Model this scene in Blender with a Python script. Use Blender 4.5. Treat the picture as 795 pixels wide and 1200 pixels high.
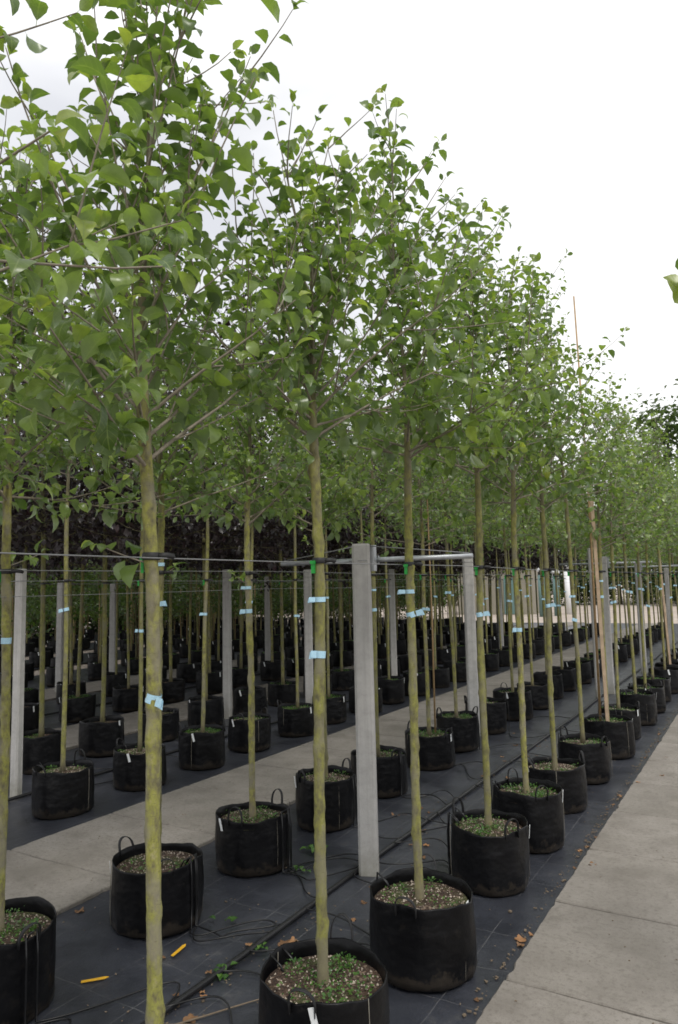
import bpy, math, random
import numpy as np
from mathutils import Matrix, Vector
R = math.radians
for o in list(bpy.data.objects): bpy.data.objects.remove(o)
S = bpy.context.scene
COL = S.collection

# ------------------------------------------------------------------ camera
CAM_M = np.array([[0.8592814401, -0.0719769391, -0.5064135927],
                  [0.5110351200, 0.0784640164, 0.8559710884],
                  [-0.0218749344, -0.9943152007, 0.1042054167]])   # columns: right, down, forward
CAM_H, FPX = 1.70, 840.0
cd = bpy.data.cameras.new('camera'); cam = bpy.data.objects.new('camera', cd); COL.objects.link(cam)
cam.matrix_world = Matrix(((CAM_M[0,0], -CAM_M[0,1], -CAM_M[0,2], 0), (CAM_M[1,0], -CAM_M[1,1], -CAM_M[1,2], 0),
                           (CAM_M[2,0], -CAM_M[2,1], -CAM_M[2,2], CAM_H), (0, 0, 0, 1)))
cd.sensor_fit = 'VERTICAL'; cd.sensor_height = 36; cd.lens = FPX/1200*36; cd.clip_start = .05; cd.clip_end = 2000
S.camera = cam

# ------------------------------------------------------------------ sky, sun, exposure
SUN = Vector((.68, -.5, 1.15)).normalized()
el, rot = math.asin(SUN.z), math.atan2(SUN.x, SUN.y)
W = bpy.data.worlds.new('World'); S.world = W; W.use_nodes = True
nt = W.node_tree; N = nt.nodes; L = nt.links; N.clear()
out = N.new('ShaderNodeOutputWorld'); bg = N.new('ShaderNodeBackground'); bg.inputs[1].default_value = .1
sky = N.new('ShaderNodeTexSky'); sky.sky_type = 'NISHITA'; sky.sun_disc = False; sky.sun_elevation = el; sky.sun_rotation = rot
tc = N.new('ShaderNodeTexCoord'); mp = N.new('ShaderNodeMapping'); mp.inputs['Scale'].default_value = (1, 1, 2.2)
mp.inputs['Location'].default_value = (2.1, 1.2, .4)
nz = N.new('ShaderNodeTexNoise'); nz.inputs['Scale'].default_value = 1.6; nz.inputs['Detail'].default_value = 5; nz.inputs['Roughness'].default_value = .5
cr = N.new('ShaderNodeValToRGB'); cr.color_ramp.elements[0].position = .36; cr.color_ramp.elements[1].position = .60
cr.color_ramp.elements[0].color = (.63, .64, .68, 1); cr.color_ramp.elements[1].color = (1, 1, 1, 1)
mul = N.new('ShaderNodeVectorMath'); mul.operation = 'SCALE'; mul.inputs[3].default_value = 10.6
mx = N.new('ShaderNodeMixRGB'); mx.inputs[0].default_value = .93
L.new(tc.outputs['Generated'], mp.inputs[0]); L.new(mp.outputs[0], nz.inputs['Vector']); L.new(nz.outputs['Fac'], cr.inputs[0])
L.new(cr.outputs[0], mul.inputs[0]); L.new(sky.outputs[0], mx.inputs[1]); L.new(mul.outputs[0], mx.inputs[2])
L.new(mx.outputs[0], bg.inputs[0]); L.new(bg.outputs[0], out.inputs[0])
sd = bpy.data.lights.new('sun', 'SUN'); sd.energy = 1.5; sd.angle = R(12); sd.color = (1, .96, .9)
so = bpy.data.objects.new('sun', sd); COL.objects.link(so); so.rotation_euler = SUN.to_track_quat('Z', 'Y').to_euler()
so.location = (3, -2, 12)
vs = S.view_settings; vs.view_transform = 'Standard'; vs.look = 'None'; vs.exposure = 0.3; vs.gamma = 1; vs.use_curve_mapping = False
S.cycles.max_bounces = 6; S.cycles.filter_width = 1.7; S.cycles.transparent_max_bounces = 4

# ------------------------------------------------------------------ materials
class NB:
    def __init__(s, name):
        s.m = bpy.data.materials.new(name); s.m.use_nodes = True; s.t = s.m.node_tree; s.t.nodes.clear()
        s.out = s.n('ShaderNodeOutputMaterial'); s.p = s.n('ShaderNodeBsdfPrincipled'); s.l(s.p.outputs[0], s.out.inputs[0])
    def n(s, k, **kw):
        x = s.t.nodes.new(k)
        for a, v in kw.items(): setattr(x, a, v)
        return x
    def l(s, a, b): s.t.links.new(a, b)
    def set(s, **kw):
        for k, v in kw.items(): s.p.inputs[k.replace('_', ' ')].default_value = v
    def coord(s, kind='Object', scale=(1, 1, 1)):
        c = s.n('ShaderNodeTexCoord'); m = s.n('ShaderNodeMapping'); m.inputs['Scale'].default_value = scale
        s.l(c.outputs[kind], m.inputs[0]); return m.outputs[0]
    def world(s, scale=(1, 1, 1)):
        g = s.n('ShaderNodeNewGeometry'); m = s.n('ShaderNodeMapping'); m.inputs['Scale'].default_value = scale
        s.l(g.outputs['Position'], m.inputs[0]); return m.outputs[0]
    def noise(s, vec, scale, detail=4, rough=.55):
        x = s.n('ShaderNodeTexNoise'); x.inputs['Scale'].default_value = scale; x.inputs['Detail'].default_value = detail
        x.inputs['Roughness'].default_value = rough; s.l(vec, x.inputs['Vector']); return x.outputs['Fac']
    def ramp(s, f, *st):
        x = s.n('ShaderNodeValToRGB'); e = x.color_ramp.elements
        while len(e) < len(st): e.new(.5)
        for i, (p, c) in enumerate(st):
            e[i].position = p; e[i].color = (c, c, c, 1) if not hasattr(c, '__len__') else (*c, 1)
        s.l(f, x.inputs[0]); return x.outputs[0]
    def mix(s, f, a, b, mode='MIX'):
        x = s.n('ShaderNodeMixRGB', blend_type=mode)
        for i, v in enumerate((f, a, b)):
            if hasattr(v, 'is_output'): s.l(v, x.inputs[i])
            else: x.inputs[i].default_value = v if i == 0 else (*v, 1)
        return x.outputs[0]
    def math(s, op, a, b=None, c=None):
        x = s.n('ShaderNodeMath', operation=op)
        for i, v in enumerate((a, b, c)):
            if v is None: continue
            if hasattr(v, 'is_output'): s.l(v, x.inputs[i])
            else: x.inputs[i].default_value = v
        return x.outputs[0]
    def bump(s, h, strength=.3, dist=.01):
        b = s.n('ShaderNodeBump'); b.inputs['Strength'].default_value = strength; b.inputs['Distance'].default_value = dist
        s.l(h, b.inputs['Height']); s.l(b.outputs[0], s.p.inputs['Normal'])
    def col(s, c):
        s.l(c, s.p.inputs['Base Color'])

M = {}
def simple(name, c, rough=.6, metal=0., var=.25, scale=30, bump=.15):
    b = NB(name); v = b.coord(); f = b.noise(v, scale)
    d = tuple(x*(1-var) for x in c); h = tuple(min(1, x*(1+var)) for x in c)
    b.col(b.ramp(f, (.3, d), (.7, h))); b.set(Roughness=rough, Metallic=metal); b.bump(f, bump, .004); M[name] = b.m
simple('rubber', (.015, .015, .016), .6)
simple('pipe', (.009, .009, .010), .38, scale=12)
simple('strap', (.012, .012, .013), .75, scale=200)
simple('steel', (.42, .44, .46), .42, .75, .15, 20)
simple('wire', (.26, .265, .27), .5, .5, .1)
simple('green_clip', (.01, .3, .04), .45)
simple('white_tag', (.78, .8, .8), .45, var=.06)
simple('twig', (.17, .13, .09), .8)
simple('shoot', (.23, .2, .155), .7, scale=60)
simple('yellow_plastic', (.75, .42, .03), .4, var=.1)
simple('wood', (.42, .31, .21), .75, var=.2, scale=15)
simple('cane', (.36, .24, .12), .6, var=.2, scale=20)
simple('perlite', (.46, .39, .32), .8, var=.5, scale=300)
simple('teal', (.13, .22, .21), .5, var=.1)
simple('white_paint', (.75, .76, .76), .4, var=.05)
simple('stitch', (.24, .22, .18), .7)
simple('wallpaint', (.27, .25, .2), .9, var=.08, scale=3)
simple('moss', (.1, .13, .025), .9, scale=80)

b = NB('blue_tape'); v = b.coord('Object', (900, 900, 260)); f = b.noise(v, 1, 2)
b.col(b.mix(b.ramp(f, (.56, 0.), (.62, .55)), (.42, .66, .8), (.12, .26, .4))); b.set(Roughness=.35); M['blue_tape'] = b.m

def leaf_mat(name, dark, light, back, attr, gloss=.31, trans=.38, vein=False):
    b = NB(name)
    if attr:
        a = b.n('ShaderNodeAttribute', attribute_name='shade'); f = a.outputs['Fac']
    else:
        f = b.n('ShaderNodeObjectInfo').outputs['Random']
    base = b.ramp(f, (0., dark), (.62, tuple((x+y)/2 for x, y in zip(dark, light))), (.9, light), (1., (light[0]*1.25, light[1]*1.12, light[2])))
    if vein:
        sp = b.n('ShaderNodeSeparateXYZ'); b.l(b.coord(), sp.inputs[0]); ay = b.math('ABSOLUTE', sp.outputs[1])
        side = b.math('FRACT', b.math('MULTIPLY', b.math('SUBTRACT', sp.outputs[0], b.math('MULTIPLY', ay, .9)), 9.)); side = b.math('MULTIPLY', b.math('LESS_THAN', side, .12), .3)
        base = b.mix(b.math('MAXIMUM', b.math('MULTIPLY', b.math('LESS_THAN', ay, .011), .6), side), base, (.26, .34, .12))
    nzv = b.noise(b.coord('Object', (1, 1, 1)), 9 if vein else 60, 3); base = b.mix(.3, base, b.ramp(nzv, (.3, .35), (.7, .95)), 'MULTIPLY')
    g = b.n('ShaderNodeNewGeometry'); c = b.mix(g.outputs['Backfacing'], base, back)
    c = b.mix(.75, base, c); b.col(c)
    b.set(Roughness=gloss); b.p.inputs['Specular IOR Level'].default_value = .65
    t = b.n('ShaderNodeBsdfTranslucent'); tcx = b.mix(1., base, (1.75, 1.9, .7), 'MULTIPLY'); b.l(tcx, t.inputs[0])
    ms = b.n('ShaderNodeMixShader'); ms.inputs[0].default_value = trans
    b.l(b.p.outputs[0], ms.inputs[1]); b.l(t.outputs[0], ms.inputs[2]); b.l(ms.outputs[0], b.out.inputs[0]); M[name] = b.m
GD, GL, GB = (.072, .13, .03), (.275, .37, .095), (.25, .32, .2)
leaf_mat('leaf_object', GD, GL, GB, False, vein=True)
leaf_mat('leaf_young', (.17, .25, .05), (.25, .31, .07), (.22, .28, .12), False, vein=True)
leaf_mat('leaf_mass', GD, GL, GB, True)
leaf_mat('leaf_purple', (.012, .006, .010), (.034, .014, .018), (.04, .03, .033), True, trans=.15)
leaf_mat('leaf_bush', (.04, .085, .02), (.12, .2, .04), (.11, .16, .06), True)
leaf_mat('leaf_far', (.03, .055, .018), (.085, .13, .035), (.07, .1, .045), True)
leaf_mat('leaf_weed', (.045, .12, .025), (.12, .25, .05), (.12, .2, .08), True)
leaf_mat('leaf_autumn', (.15, .075, .03), (.34, .18, .08), (.3, .2, .12), False, gloss=.7, trans=.1)
leaf_mat('leaf_lobed', (.10, .17, .03), (.2, .27, .04), (.15, .2, .13), False)

b = NB('bark'); v = b.coord('Object', (1, 1, 1)); oi = b.n('ShaderNodeObjectInfo')
vec = b.n('ShaderNodeVectorMath', operation='ADD'); b.l(v, vec.inputs[0]); cmb = b.n('ShaderNodeCombineXYZ')
b.l(b.math('MULTIPLY', oi.outputs['Random'], 37.), cmb.inputs[2]); b.l(cmb.outputs[0], vec.inputs[1]); vv = vec.outputs[0]
st = b.n('ShaderNodeMapping'); st.inputs['Scale'].default_value = (1, 1, .6); b.l(vv, st.inputs[0])
f1 = b.noise(st.outputs[0], 34, 6, .68); f2 = b.noise(st.outputs[0], 90, 4, .65)
lent = b.n('ShaderNodeMapping'); lent.inputs['Scale'].default_value = (1, 1, 5); b.l(vv, lent.inputs[0]); f3 = b.noise(lent.outputs[0], 45, 2, .6)
c = b.ramp(f1, (.32, (.085, .078, .045)), (.45, (.19, .175, .07)), (.56, (.27, .27, .055)), (.68, (.34, .31, .15)))
c = b.mix(b.ramp(f2, (.54, 0.), (.7, .5)), c, (.075, .065, .035)); big = b.noise(st.outputs[0], 11, 4, .6); c = b.mix(b.ramp(big, (.46, 0.), (.6, .75)), c, (.225, .205, .155)); c = b.mix(b.ramp(f3, (.62, 0.), (.7, .55)), c, (.1, .085, .05))
sep = b.n('ShaderNodeSeparateXYZ'); b.l(v, sep.inputs[0]); zz = b.math('ADD', sep.outputs[2], b.math('MULTIPLY', f1, .25))
c = b.mix(b.ramp(zz, (.42, .8), (.62, 0.)), c, (.2, .165, .115))
zh = b.math('MULTIPLY', zz, .2); c = b.mix(b.ramp(zh, (.44, 0.), (.56, .75)), c, (.16, .135, .1))
c = b.mix(b.math('MULTIPLY', oi.outputs['Random'], .45), c, (.1, .1, .035)); b.col(c)
b.set(Roughness=.85); b.bump(b.math('ADD', f1, b.math('MULTIPLY', f2, .6)), .6, .005); M['bark'] = b.m

b = NB('dark_bark'); f1 = b.noise(b.coord('Object', (1, 1, .2)), 40); b.col(b.ramp(f1, (.3, (.06, .055, .03)), (.7, (.16, .15, .07)))); b.set(Roughness=.9); b.bump(f1, .4, .004); M['dark_bark'] = b.m

b = NB('concrete_post'); v = b.coord(); f = b.noise(v, 14, 6, .7); g = b.noise(v, 160, 3); oi = b.n('ShaderNodeObjectInfo')
c = b.ramp(f, (.25, (.34, .335, .32)), (.5, (.45, .44, .425)), (.75, (.53, .52, .5))); c = b.mix(b.ramp(g, (.62, 0.), (.72, .5)), c, (.2, .195, .185))
st = b.noise(b.coord('Object', (40, 40, 1.2)), 1, 3); c = b.mix(b.ramp(st, (.5, 0.), (.75, .45)), c, (.22, .22, .2))
sep = b.n('ShaderNodeSeparateXYZ'); b.l(v, sep.inputs[0]); zz = b.math('ADD', sep.outputs[2], b.math('MULTIPLY', f, .25))
c = b.mix(b.ramp(zz, (.1, .7), (.3, 0.)), c, (.19, .19, .13)); c = b.mix(b.math('MULTIPLY', oi.outputs['Random'], .35), c, (.26, .25, .24)); b.col(c)
b.set(Roughness=.9); b.bump(b.math('ADD', f, g), .35, .004); M['concrete_post'] = b.m

b = NB('concrete_slab'); v = b.world(); f = b.noise(v, 3.2, 6, .62); g = b.noise(v, 42, 5, .7); h = b.noise(v, 260, 3, .6); oi = b.n('ShaderNodeObjectInfo')
c = b.ramp(f, (.3, (.20, .180, .157)), (.55, (.282, .257, .228)), (.75, (.335, .308, .275)))
c = b.mix(b.ramp(g, (.5, 0.), (.68, .6)), c, (.13, .112, .093)); c = b.mix(b.ramp(g, (.25, .3), (.38, 0.)), c, (.36, .335, .3))
stn = b.noise(v, 1.1, 5, .7); c = b.mix(b.ramp(stn, (.5, 0.), (.68, .5)), c, (.15, .135, .11)); c = b.mix(b.ramp(b.noise(v, 7, 5, .75), (.56, 0.), (.66, .4)), c, (.12, .108, .088)); c = b.mix(b.ramp(h, (.56, 0.), (.68, .5)), c, (.09, .08, .07)); c = b.mix(b.math('MULTIPLY', oi.outputs['Random'], .3), c, (.17, .155, .13))
b.col(c); b.set(Roughness=.92); b.bump(b.math('ADD', g, b.math('MULTIPLY', h, .7)), .3, .004); M['concrete_slab'] = b.m

b = NB('weed_mat'); v = b.world()
sep = b.n('ShaderNodeSeparateXYZ'); b.l(v, sep.inputs[0])
def gl(o, per, off, w):
    x = b.math('FRACT', b.math('DIVIDE', b.math('ADD', o, off), per)); return b.math('LESS_THAN', x, w/per)
lx = gl(sep.outputs[0], .27, 100.11, .0045); ly = gl(sep.outputs[1], .33, 100.05, .004); ln = b.math('MAXIMUM', lx, ly)
f = b.noise(v, 2.6, 6, .65); g = b.noise(v, 35, 4); fine = b.noise(b.world((1, .16, 1)), 330, 2)
c = b.ramp(f, (.3, (.024, .0265, .034)), (.6, (.046, .050, .063)), (.75, (.10, .098, .098)))
c = b.mix(b.ramp(g, (.6, 0.), (.8, .4)), c, (.10, .09, .075)); c = b.mix(b.math('MULTIPLY', ln, b.math('MULTIPLY', b.ramp(g, (.3, .35), (.6, .9)), b.ramp(b.noise(v, 2.1, 3), (.38, .05), (.62, 1.)))), c, (.16, .16, .165))
c = b.mix(.35, c, b.ramp(fine, (.3, .3), (.7, 1.)), 'MULTIPLY'); b.col(c)
rr = b.ramp(f, (.3, .27), (.7, .46)); b.l(rr, b.p.inputs['Roughness']); b.p.inputs['Specular IOR Level'].default_value = .65
b.bump(b.math('ADD', b.math('MULTIPLY', f, 1.5), b.math('MULTIPLY', fine, .12)), .35, .02); M['weed_mat'] = b.m

b = NB('bag'); v = b.coord(); oi = b.n('ShaderNodeObjectInfo'); f = b.noise(v, 7, 5, .6); fine = b.noise(b.coord('Object', (60, 60, 420)), 3, 2)
c = b.ramp(f, (.3, (.0028, .0028, .0034)), (.7, (.0065, .0065, .0075))); sep = b.n('ShaderNodeSeparateXYZ'); b.l(v, sep.inputs[0])
dn = b.noise(v, 16, 5, .7); dz = b.math('ADD', sep.outputs[2], b.math('MULTIPLY', b.math('SUBTRACT', dn, .36), -.26)); c = b.mix(b.ramp(dz, (0., .5), (.03, 0.)), c, (.045, .036, .027))
c = b.mix(b.ramp(b.noise(v, 22, 4), (.6, 0.), (.75, .2)), c, (.04, .034, .028)); b.col(c); cre = b.noise(b.coord('Object', (6, 6, 9)), 1.3, 2, .5)
b.set(Roughness=.37); b.p.inputs['Specular IOR Level'].default_value = .22; b.bump(b.math('ADD', b.math('ADD', f, b.math('MULTIPLY', cre, 2.2)), b.math('MULTIPLY', fine, .03)), .3, .02); M['bag'] = b.m

b = NB('soil'); v = b.world(); f = b.noise(v, 55, 5, .7); g = b.n('ShaderNodeTexVoronoi'); g.inputs['Scale'].default_value = 95; b.l(v, g.inputs['Vector'])
c = b.ramp(f, (.3, (.022, .014, .009)), (.55, (.065, .038, .025)), (.75, (.14, .08, .052)))
c = b.mix(b.ramp(g.outputs['Color'], (.7, 0.), (.8, .8)), c, (.26, .19, .14)); m2 = b.noise(v, 9, 3)
c = b.mix(b.ramp(m2, (.5, 0.), (.62, .6)), c, (.06, .085, .02)); b.col(c); b.set(Roughness=.95); b.bump(b.math('ADD', f, g.outputs['Distance']), .8, .012); M['soil'] = b.m

b = NB('sand'); v = b.world(); f = b.noise(v, .35, 6, .6); g = b.noise(v, 20, 4)
c = b.ramp(f, (.3, (.37, .31, .26)), (.7, (.49, .42, .36))); c = b.mix(b.ramp(g, (.5, 0.), (.7, .3)), c, (.3, .25, .2)); b.col(c); b.set(Roughness=.95); b.bump(g, .4, .02); M['sand'] = b.m
b = NB('joint'); f = b.noise(b.world(), 30); b.col(b.ramp(f, (.3, (.03, .027, .022)), (.7, (.08, .07, .055)))); b.set(Roughness=.95); M['joint'] = b.m

# ------------------------------------------------------------------ mesh helpers
def mesh_np(name, V, Fq, mat, smooth=True, shade=None, T=None):
    """vertices, quad index array (and optional triangle array) -> mesh data"""
    V = np.asarray(V, np.float32); me = bpy.data.meshes.new(name)
    Fq = np.zeros((0, 4), np.int32) if Fq is None else np.asarray(Fq, np.int32).reshape(-1, 4)
    T = np.zeros((0, 3), np.int32) if T is None else np.asarray(T, np.int32).reshape(-1, 3)
    me.vertices.add(len(V)); me.vertices.foreach_set('co', V.ravel())
    li = np.concatenate([Fq.ravel(), T.ravel()]); me.loops.add(len(li)); me.loops.foreach_set('vertex_index', li)
    n = len(Fq)+len(T); me.polygons.add(n)
    ls = np.concatenate([np.arange(len(Fq))*4, len(Fq)*4+np.arange(len(T))*3]).astype(np.int32)
    me.polygons.foreach_set('loop_start', ls)
    me.update(calc_edges=True); me.validate()
    me.polygons.foreach_set('use_smooth', np.full(n, smooth, bool))
    if shade is not None:
        a = me.attributes.new('shade', 'FLOAT', 'POINT'); a.data.foreach_set('value', np.asarray(shade, np.float32))
    me.materials.append(M[mat]); return me

class Geo:
    def __init__(s): s.V = []; s.F = []; s.T = []; s.n = 0
    def add(s, V, F=None, T=None):
        if F is not None and len(F): s.F.append(np.asarray(F)+s.n)
        if T is not None and len(T): s.T.append(np.asarray(T)+s.n)
        s.V.append(np.asarray(V, float)); s.n += len(V)
    def tube(s, P, rad, k=6, cap=True):
        P = np.asarray(P, float); n = len(P); rad = np.broadcast_to(rad, (n,)); t = np.gradient(P, axis=0)
        t /= np.linalg.norm(t, axis=1)[:, None]+1e-9
        up = np.array([0, 0, 1.]) if abs(t[0, 2]) < .9 else np.array([1., 0, 0]); V = []
        a = np.linspace(0, 2*np.pi, k, endpoint=False); u = None
        for i in range(n):
            u = np.cross(up, t[i]) if u is None else u-np.dot(u, t[i])*t[i]
            u = u/(np.linalg.norm(u)+1e-9); w = np.cross(t[i], u)
            V.append(P[i]+rad[i]*(np.cos(a)[:, None]*u+np.sin(a)[:, None]*w))
        V = np.concatenate(V); F = []
        for i in range(n-1):
            for j in range(k): F.append((i*k+j, i*k+(j+1) % k, (i+1)*k+(j+1) % k, (i+1)*k+j))
        T = []
        if cap:
            V = np.concatenate([V, P[:1], P[-1:]])
            for j in range(k): T.append((n*k, (j+1) % k, j)); T.append((n*k+1, (n-1)*k+j, (n-1)*k+(j+1) % k))
        s.add(V, F, T)
    def box(s, c, size, rot=None, bev=0.):
        x, y, z = [v/2 for v in size]
        V = np.array([(sx*x, sy*y, sz*z) for sz in (-1, 1) for sy in (-1, 1) for sx in (-1, 1)])
        if rot is not None: V = V @ np.asarray(rot).T
        s.add(V+np.asarray(c), [(0, 2, 3, 1), (4, 5, 7, 6), (0, 1, 5, 4), (2, 6, 7, 3), (0, 4, 6, 2), (1, 3, 7, 5)])
    def lathe(s, prof, k=24, fn=None):
        V = []; a = np.linspace(0, 2*np.pi, k, endpoint=False); n = len(prof)
        for i, (r, z) in enumerate(prof):
            rr = np.full(k, r); zz_ = np.full(k, z)
            if fn: rr, zz_ = fn(i, a, rr, zz_)
            V.append(np.stack([rr*np.cos(a), rr*np.sin(a), zz_], 1))
        F = [(i*k+j, i*k+(j+1) % k, (i+1)*k+(j+1) % k, (i+1)*k+j) for i in range(n-1) for j in range(k)]
        s.add(np.concatenate(V), F)
    def mesh(s, name, mat, smooth=True):
        F = np.concatenate(s.F) if s.F else None; T = np.concatenate(s.T) if s.T else None
        return mesh_np(name, np.concatenate(s.V), F, mat, smooth, T=T)

def obj(name, me, parent=None, loc=None, rz=0., kind=None):
    o = bpy.data.objects.new(name, me); COL.objects.link(o)
    if parent is not None: o.parent = parent
    if loc is not None: o.location = loc
    if rz: o.rotation_euler.z = rz
    if kind: o['kind'] = kind
    return o
def tag(o, label, cat, group=None):
    o['label'] = label; o['category'] = cat
    if group: o['group'] = group
    return o
def rotz(a): c, s_ = math.cos(a), math.sin(a); return np.array([[c, -s_, 0], [s_, c, 0], [0, 0, 1]])
def to_px(P):
    c = (np.asarray(P)-np.array([0, 0, CAM_H])) @ CAM_M
    return np.stack([397.5+FPX*c[:, 0]/c[:, 2], 600+FPX*c[:, 1]/c[:, 2], c[:, 2]], 1)

# ------------------------------------------------------------------ the setting: ground, mats, concrete paths
Y0, Y1 = -2.0, 31.0
g = Geo(); n = 24
xs = np.linspace(-400, 400, n); ys = np.linspace(-60, 740, n)
V = np.array([(x, y, -.03) for y in ys for x in xs]); g.add(V, [(j*n+i, j*n+i+1, (j+1)*n+i+1, (j+1)*n+i) for j in range(n-1) for i in range(n-1)])
obj('ground', g.mesh('ground', 'sand'), kind='structure')
rng = np.random.default_rng(3)
def mat_sheet(x0, x1, y0, y1):
    nx, ny = 26, int((y1-y0)/.12); X = np.linspace(x0, x1, nx); Y = np.linspace(y0, y1, ny)
    xx, yy = np.meshgrid(X, Y)
    z = .004*np.sin(xx*5.1+yy*1.7)+.003*np.sin(yy*4.3-xx*2.2)+.003*rng.standard_normal(xx.shape)-.004+.011*np.exp(-((xx-x1+.05)/.03)**2)*(.6+.4*np.sin(yy*2.3))
    V = np.stack([xx, yy, z], -1).reshape(-1, 3)
    g = Geo(); g.add(V, [(j*nx+i, j*nx+i+1, (j+1)*nx+i+1, (j+1)*nx+i) for j in range(ny-1) for i in range(nx-1)]); return g
P = 3.33
for k in range(7):
    obj('weed_mat', mat_sheet(-3.40-P*k, -1.06-P*k, Y0, Y1).mesh('weed_mat', 'weed_mat'), kind='structure')
obj('weed_mat', mat_sheet(.92, 3.2, Y0, Y1).mesh('weed_mat', 'weed_mat'), kind='structure')
def slab_mesh(w, l, seed):
    """bevelled concrete slab with slightly chipped, uneven edges"""
    r = np.random.default_rng(seed); h = .045; bv = .006; g = Geo(); m = 96; ring = []
    for t in np.linspace(0, 1, m, endpoint=False):
        s_ = t*4; q = int(s_); u = s_-q
        ring.append([(-1+2*u, -1), (1, -1+2*u), (1-2*u, 1), (-1, 1-2*u)][q])
    ring = np.array(ring)*np.array([w/2, l/2]); j = r.normal(0, .0016, ring.shape)-np.sign(ring)*(r.random(ring.shape) < .08)*r.uniform(0, .012, ring.shape); n = len(ring)
    z = np.array([-h, .012, .012+bv]); V = []
    for i, (ins, zz_) in enumerate(((0, -h), (0, .016), (bv, .022))):
        q = ring*(1-ins/np.array([w/2, l/2]))+(j if i else 0); V.append(np.column_stack([q, np.full(n, zz_)]))
    V = np.concatenate(V+[np.array([[0, 0, .022]])])
    F = [(i*n+a, i*n+(a+1) % n, (i+1)*n+(a+1) % n, (i+1)*n+a) for i in range(2) for a in range(n)]
    g.add(V, F, [(3*n, 2*n+a, 2*n+(a+1) % n) for a in range(n)]); return g.mesh('slab', 'concrete_slab', False)
def path(x0, x1, ys, label):
    g = Geo(); g.box(((x0+x1)/2, (Y0+Y1)/2, -.022), (x1-x0-.02, Y1-Y0, .05)); p = obj('concrete_path', g.mesh('concrete_path', 'joint'), kind='structure')
    p['label'] = label
    ms = [slab_mesh(x1-x0, .847, s_) for s_ in range(3)]; y = ys; i = 0
    while y < Y1:
        o = obj('slab', ms[i % 3], p, ((x0+x1)/2+random.uniform(-.003, .003), y, random.uniform(-.0015, .0015)), random.uniform(-.001, .001)); y += .858; i += 1
random.seed(5)
path(-1.09, .95, 3.14+.43-.858*5, 'wide weathered concrete path of square slabs along the kerb row')
path(-4.44, -3.37, 3.12+.43-.858*5, 'narrow concrete path between the first two beds of potted trees')
path(-4.44-P, -3.37-P, 3.0+.43-.858*4, 'narrow concrete path beyond the second bed of potted trees')
path(-4.44-2*P, -3.37-2*P, 3.3+.43, 'narrow concrete path deep among the dark background rows')

# ------------------------------------------------------------------ leaves, shoots, trees
def leaf_template(stations, half, seed, fold=.28, arc=1.0, serr=0., width=.23, petiole=True):
    """unit-length leaf along +x, upper side +z: elliptic blade folded on the midrib and recurved, with petiole"""
    r = random.Random(seed); t = np.linspace(0, 1, stations)
    w = width*np.sin(np.pi*np.clip(t, 0, 1)**.93)**.95*(1-.05*t); w[-1] = 0.002; w[0] = .01
    if serr: w = w*(1+serr*np.where(np.arange(stations) % 2, 1, -1)*(t > .15)*(t < .97))
    ang = arc*(t-.25); dx = np.cos(ang); dz = -np.sin(ang); ds = 1/(stations-1)
    x = np.concatenate([[0], np.cumsum((dx[1:]+dx[:-1])/2*ds)])*.82+.16; z = np.concatenate([[0], np.cumsum((dz[1:]+dz[:-1])/2*ds)])*.82
    twist = r.uniform(-.25, .25); V = []; k = 2*half+1
    for i in range(stations):
        for j in range(-half, half+1):
            y = w[i]*j/half; lift = fold*abs(y)-.55*fold*abs(y)**2/.3+.02*math.sin(7*t[i]+j*2.1+seed)*(abs(j) == half)
            V.append((x[i], y*math.cos(twist*t[i]), z[i]+lift+y*math.sin(twist*t[i])))
    F = [(i*k+j, (i+1)*k+j, (i+1)*k+j+1, i*k+j+1) for i in range(stations-1) for j in range(2*half)]
    V = np.array(V); F = np.array(F)
    if petiole:
        q = np.array([(0, -.008, .0), (0, .008, 0), (x[0]+.01, -.008, z[0]), (x[0]+.01, .008, z[0])]); F = np.concatenate([F, [[len(V), len(V)+2, len(V)+3, len(V)+1]]]); V = np.concatenate([V, q])
    return V, F
HI = [leaf_template(10, 2, s_, fold=f_, arc=a_, serr=.035, width=w_) for s_, f_, a_, w_ in ((1, .4, 1.7, .225), (2, .55, 1.35, .215), (3, .3, 2.2, .24), (4, .65, 1.0, .2), (5, .35, 2.5, .225), (6, .45, 1.6, .24))]
MID = [leaf_template(5, 1, s_, fold=f_, arc=a_, width=.23, petiole=False) for s_, f_, a_ in ((1, .35, 1.6), (2, .5, 1.2), (3, .3, 2.1))]
LOW = [leaf_template(3, 1, s_, fold=.3, arc=a_, width=.27, petiole=False) for s_, a_ in ((1, 1.3), (2, .7))]
HI_MESH = [mesh_np('leaf', V_*1.0, F_, 'leaf_object') for V_, F_ in HI]
YOUNG_MESH = [mesh_np('young_leaf', V_*1.0, F_, 'leaf_young') for V_, F_ in HI[:3]]

def merge_leaves(name, templ, pos, mats, size, shade, mat, r):
    """many leaves into one mesh"""
    VV = []; FF = []; SS = []; n0 = 0; pick = r.integers(0, len(templ), len(pos))
    for k in range(len(templ)):
        idx = np.nonzero(pick == k)[0]
        if not len(idx): continue
        V_, F_ = templ[k]; A = np.einsum('nij,vj->nvi', mats[idx], V_)*size[idx][:, None, None]+pos[idx][:, None, :]
        VV.append(A.reshape(-1, 3)); FF.append((F_[None]+(np.arange(len(idx))*len(V_))[:, None, None]).reshape(-1, 4)+n0); n0 += len(idx)*len(V_)
        SS.append(np.repeat(shade[idx], len(V_)))
    return mesh_np(name, np.concatenate(VV), np.concatenate(FF), mat, True, np.concatenate(SS))

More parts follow.
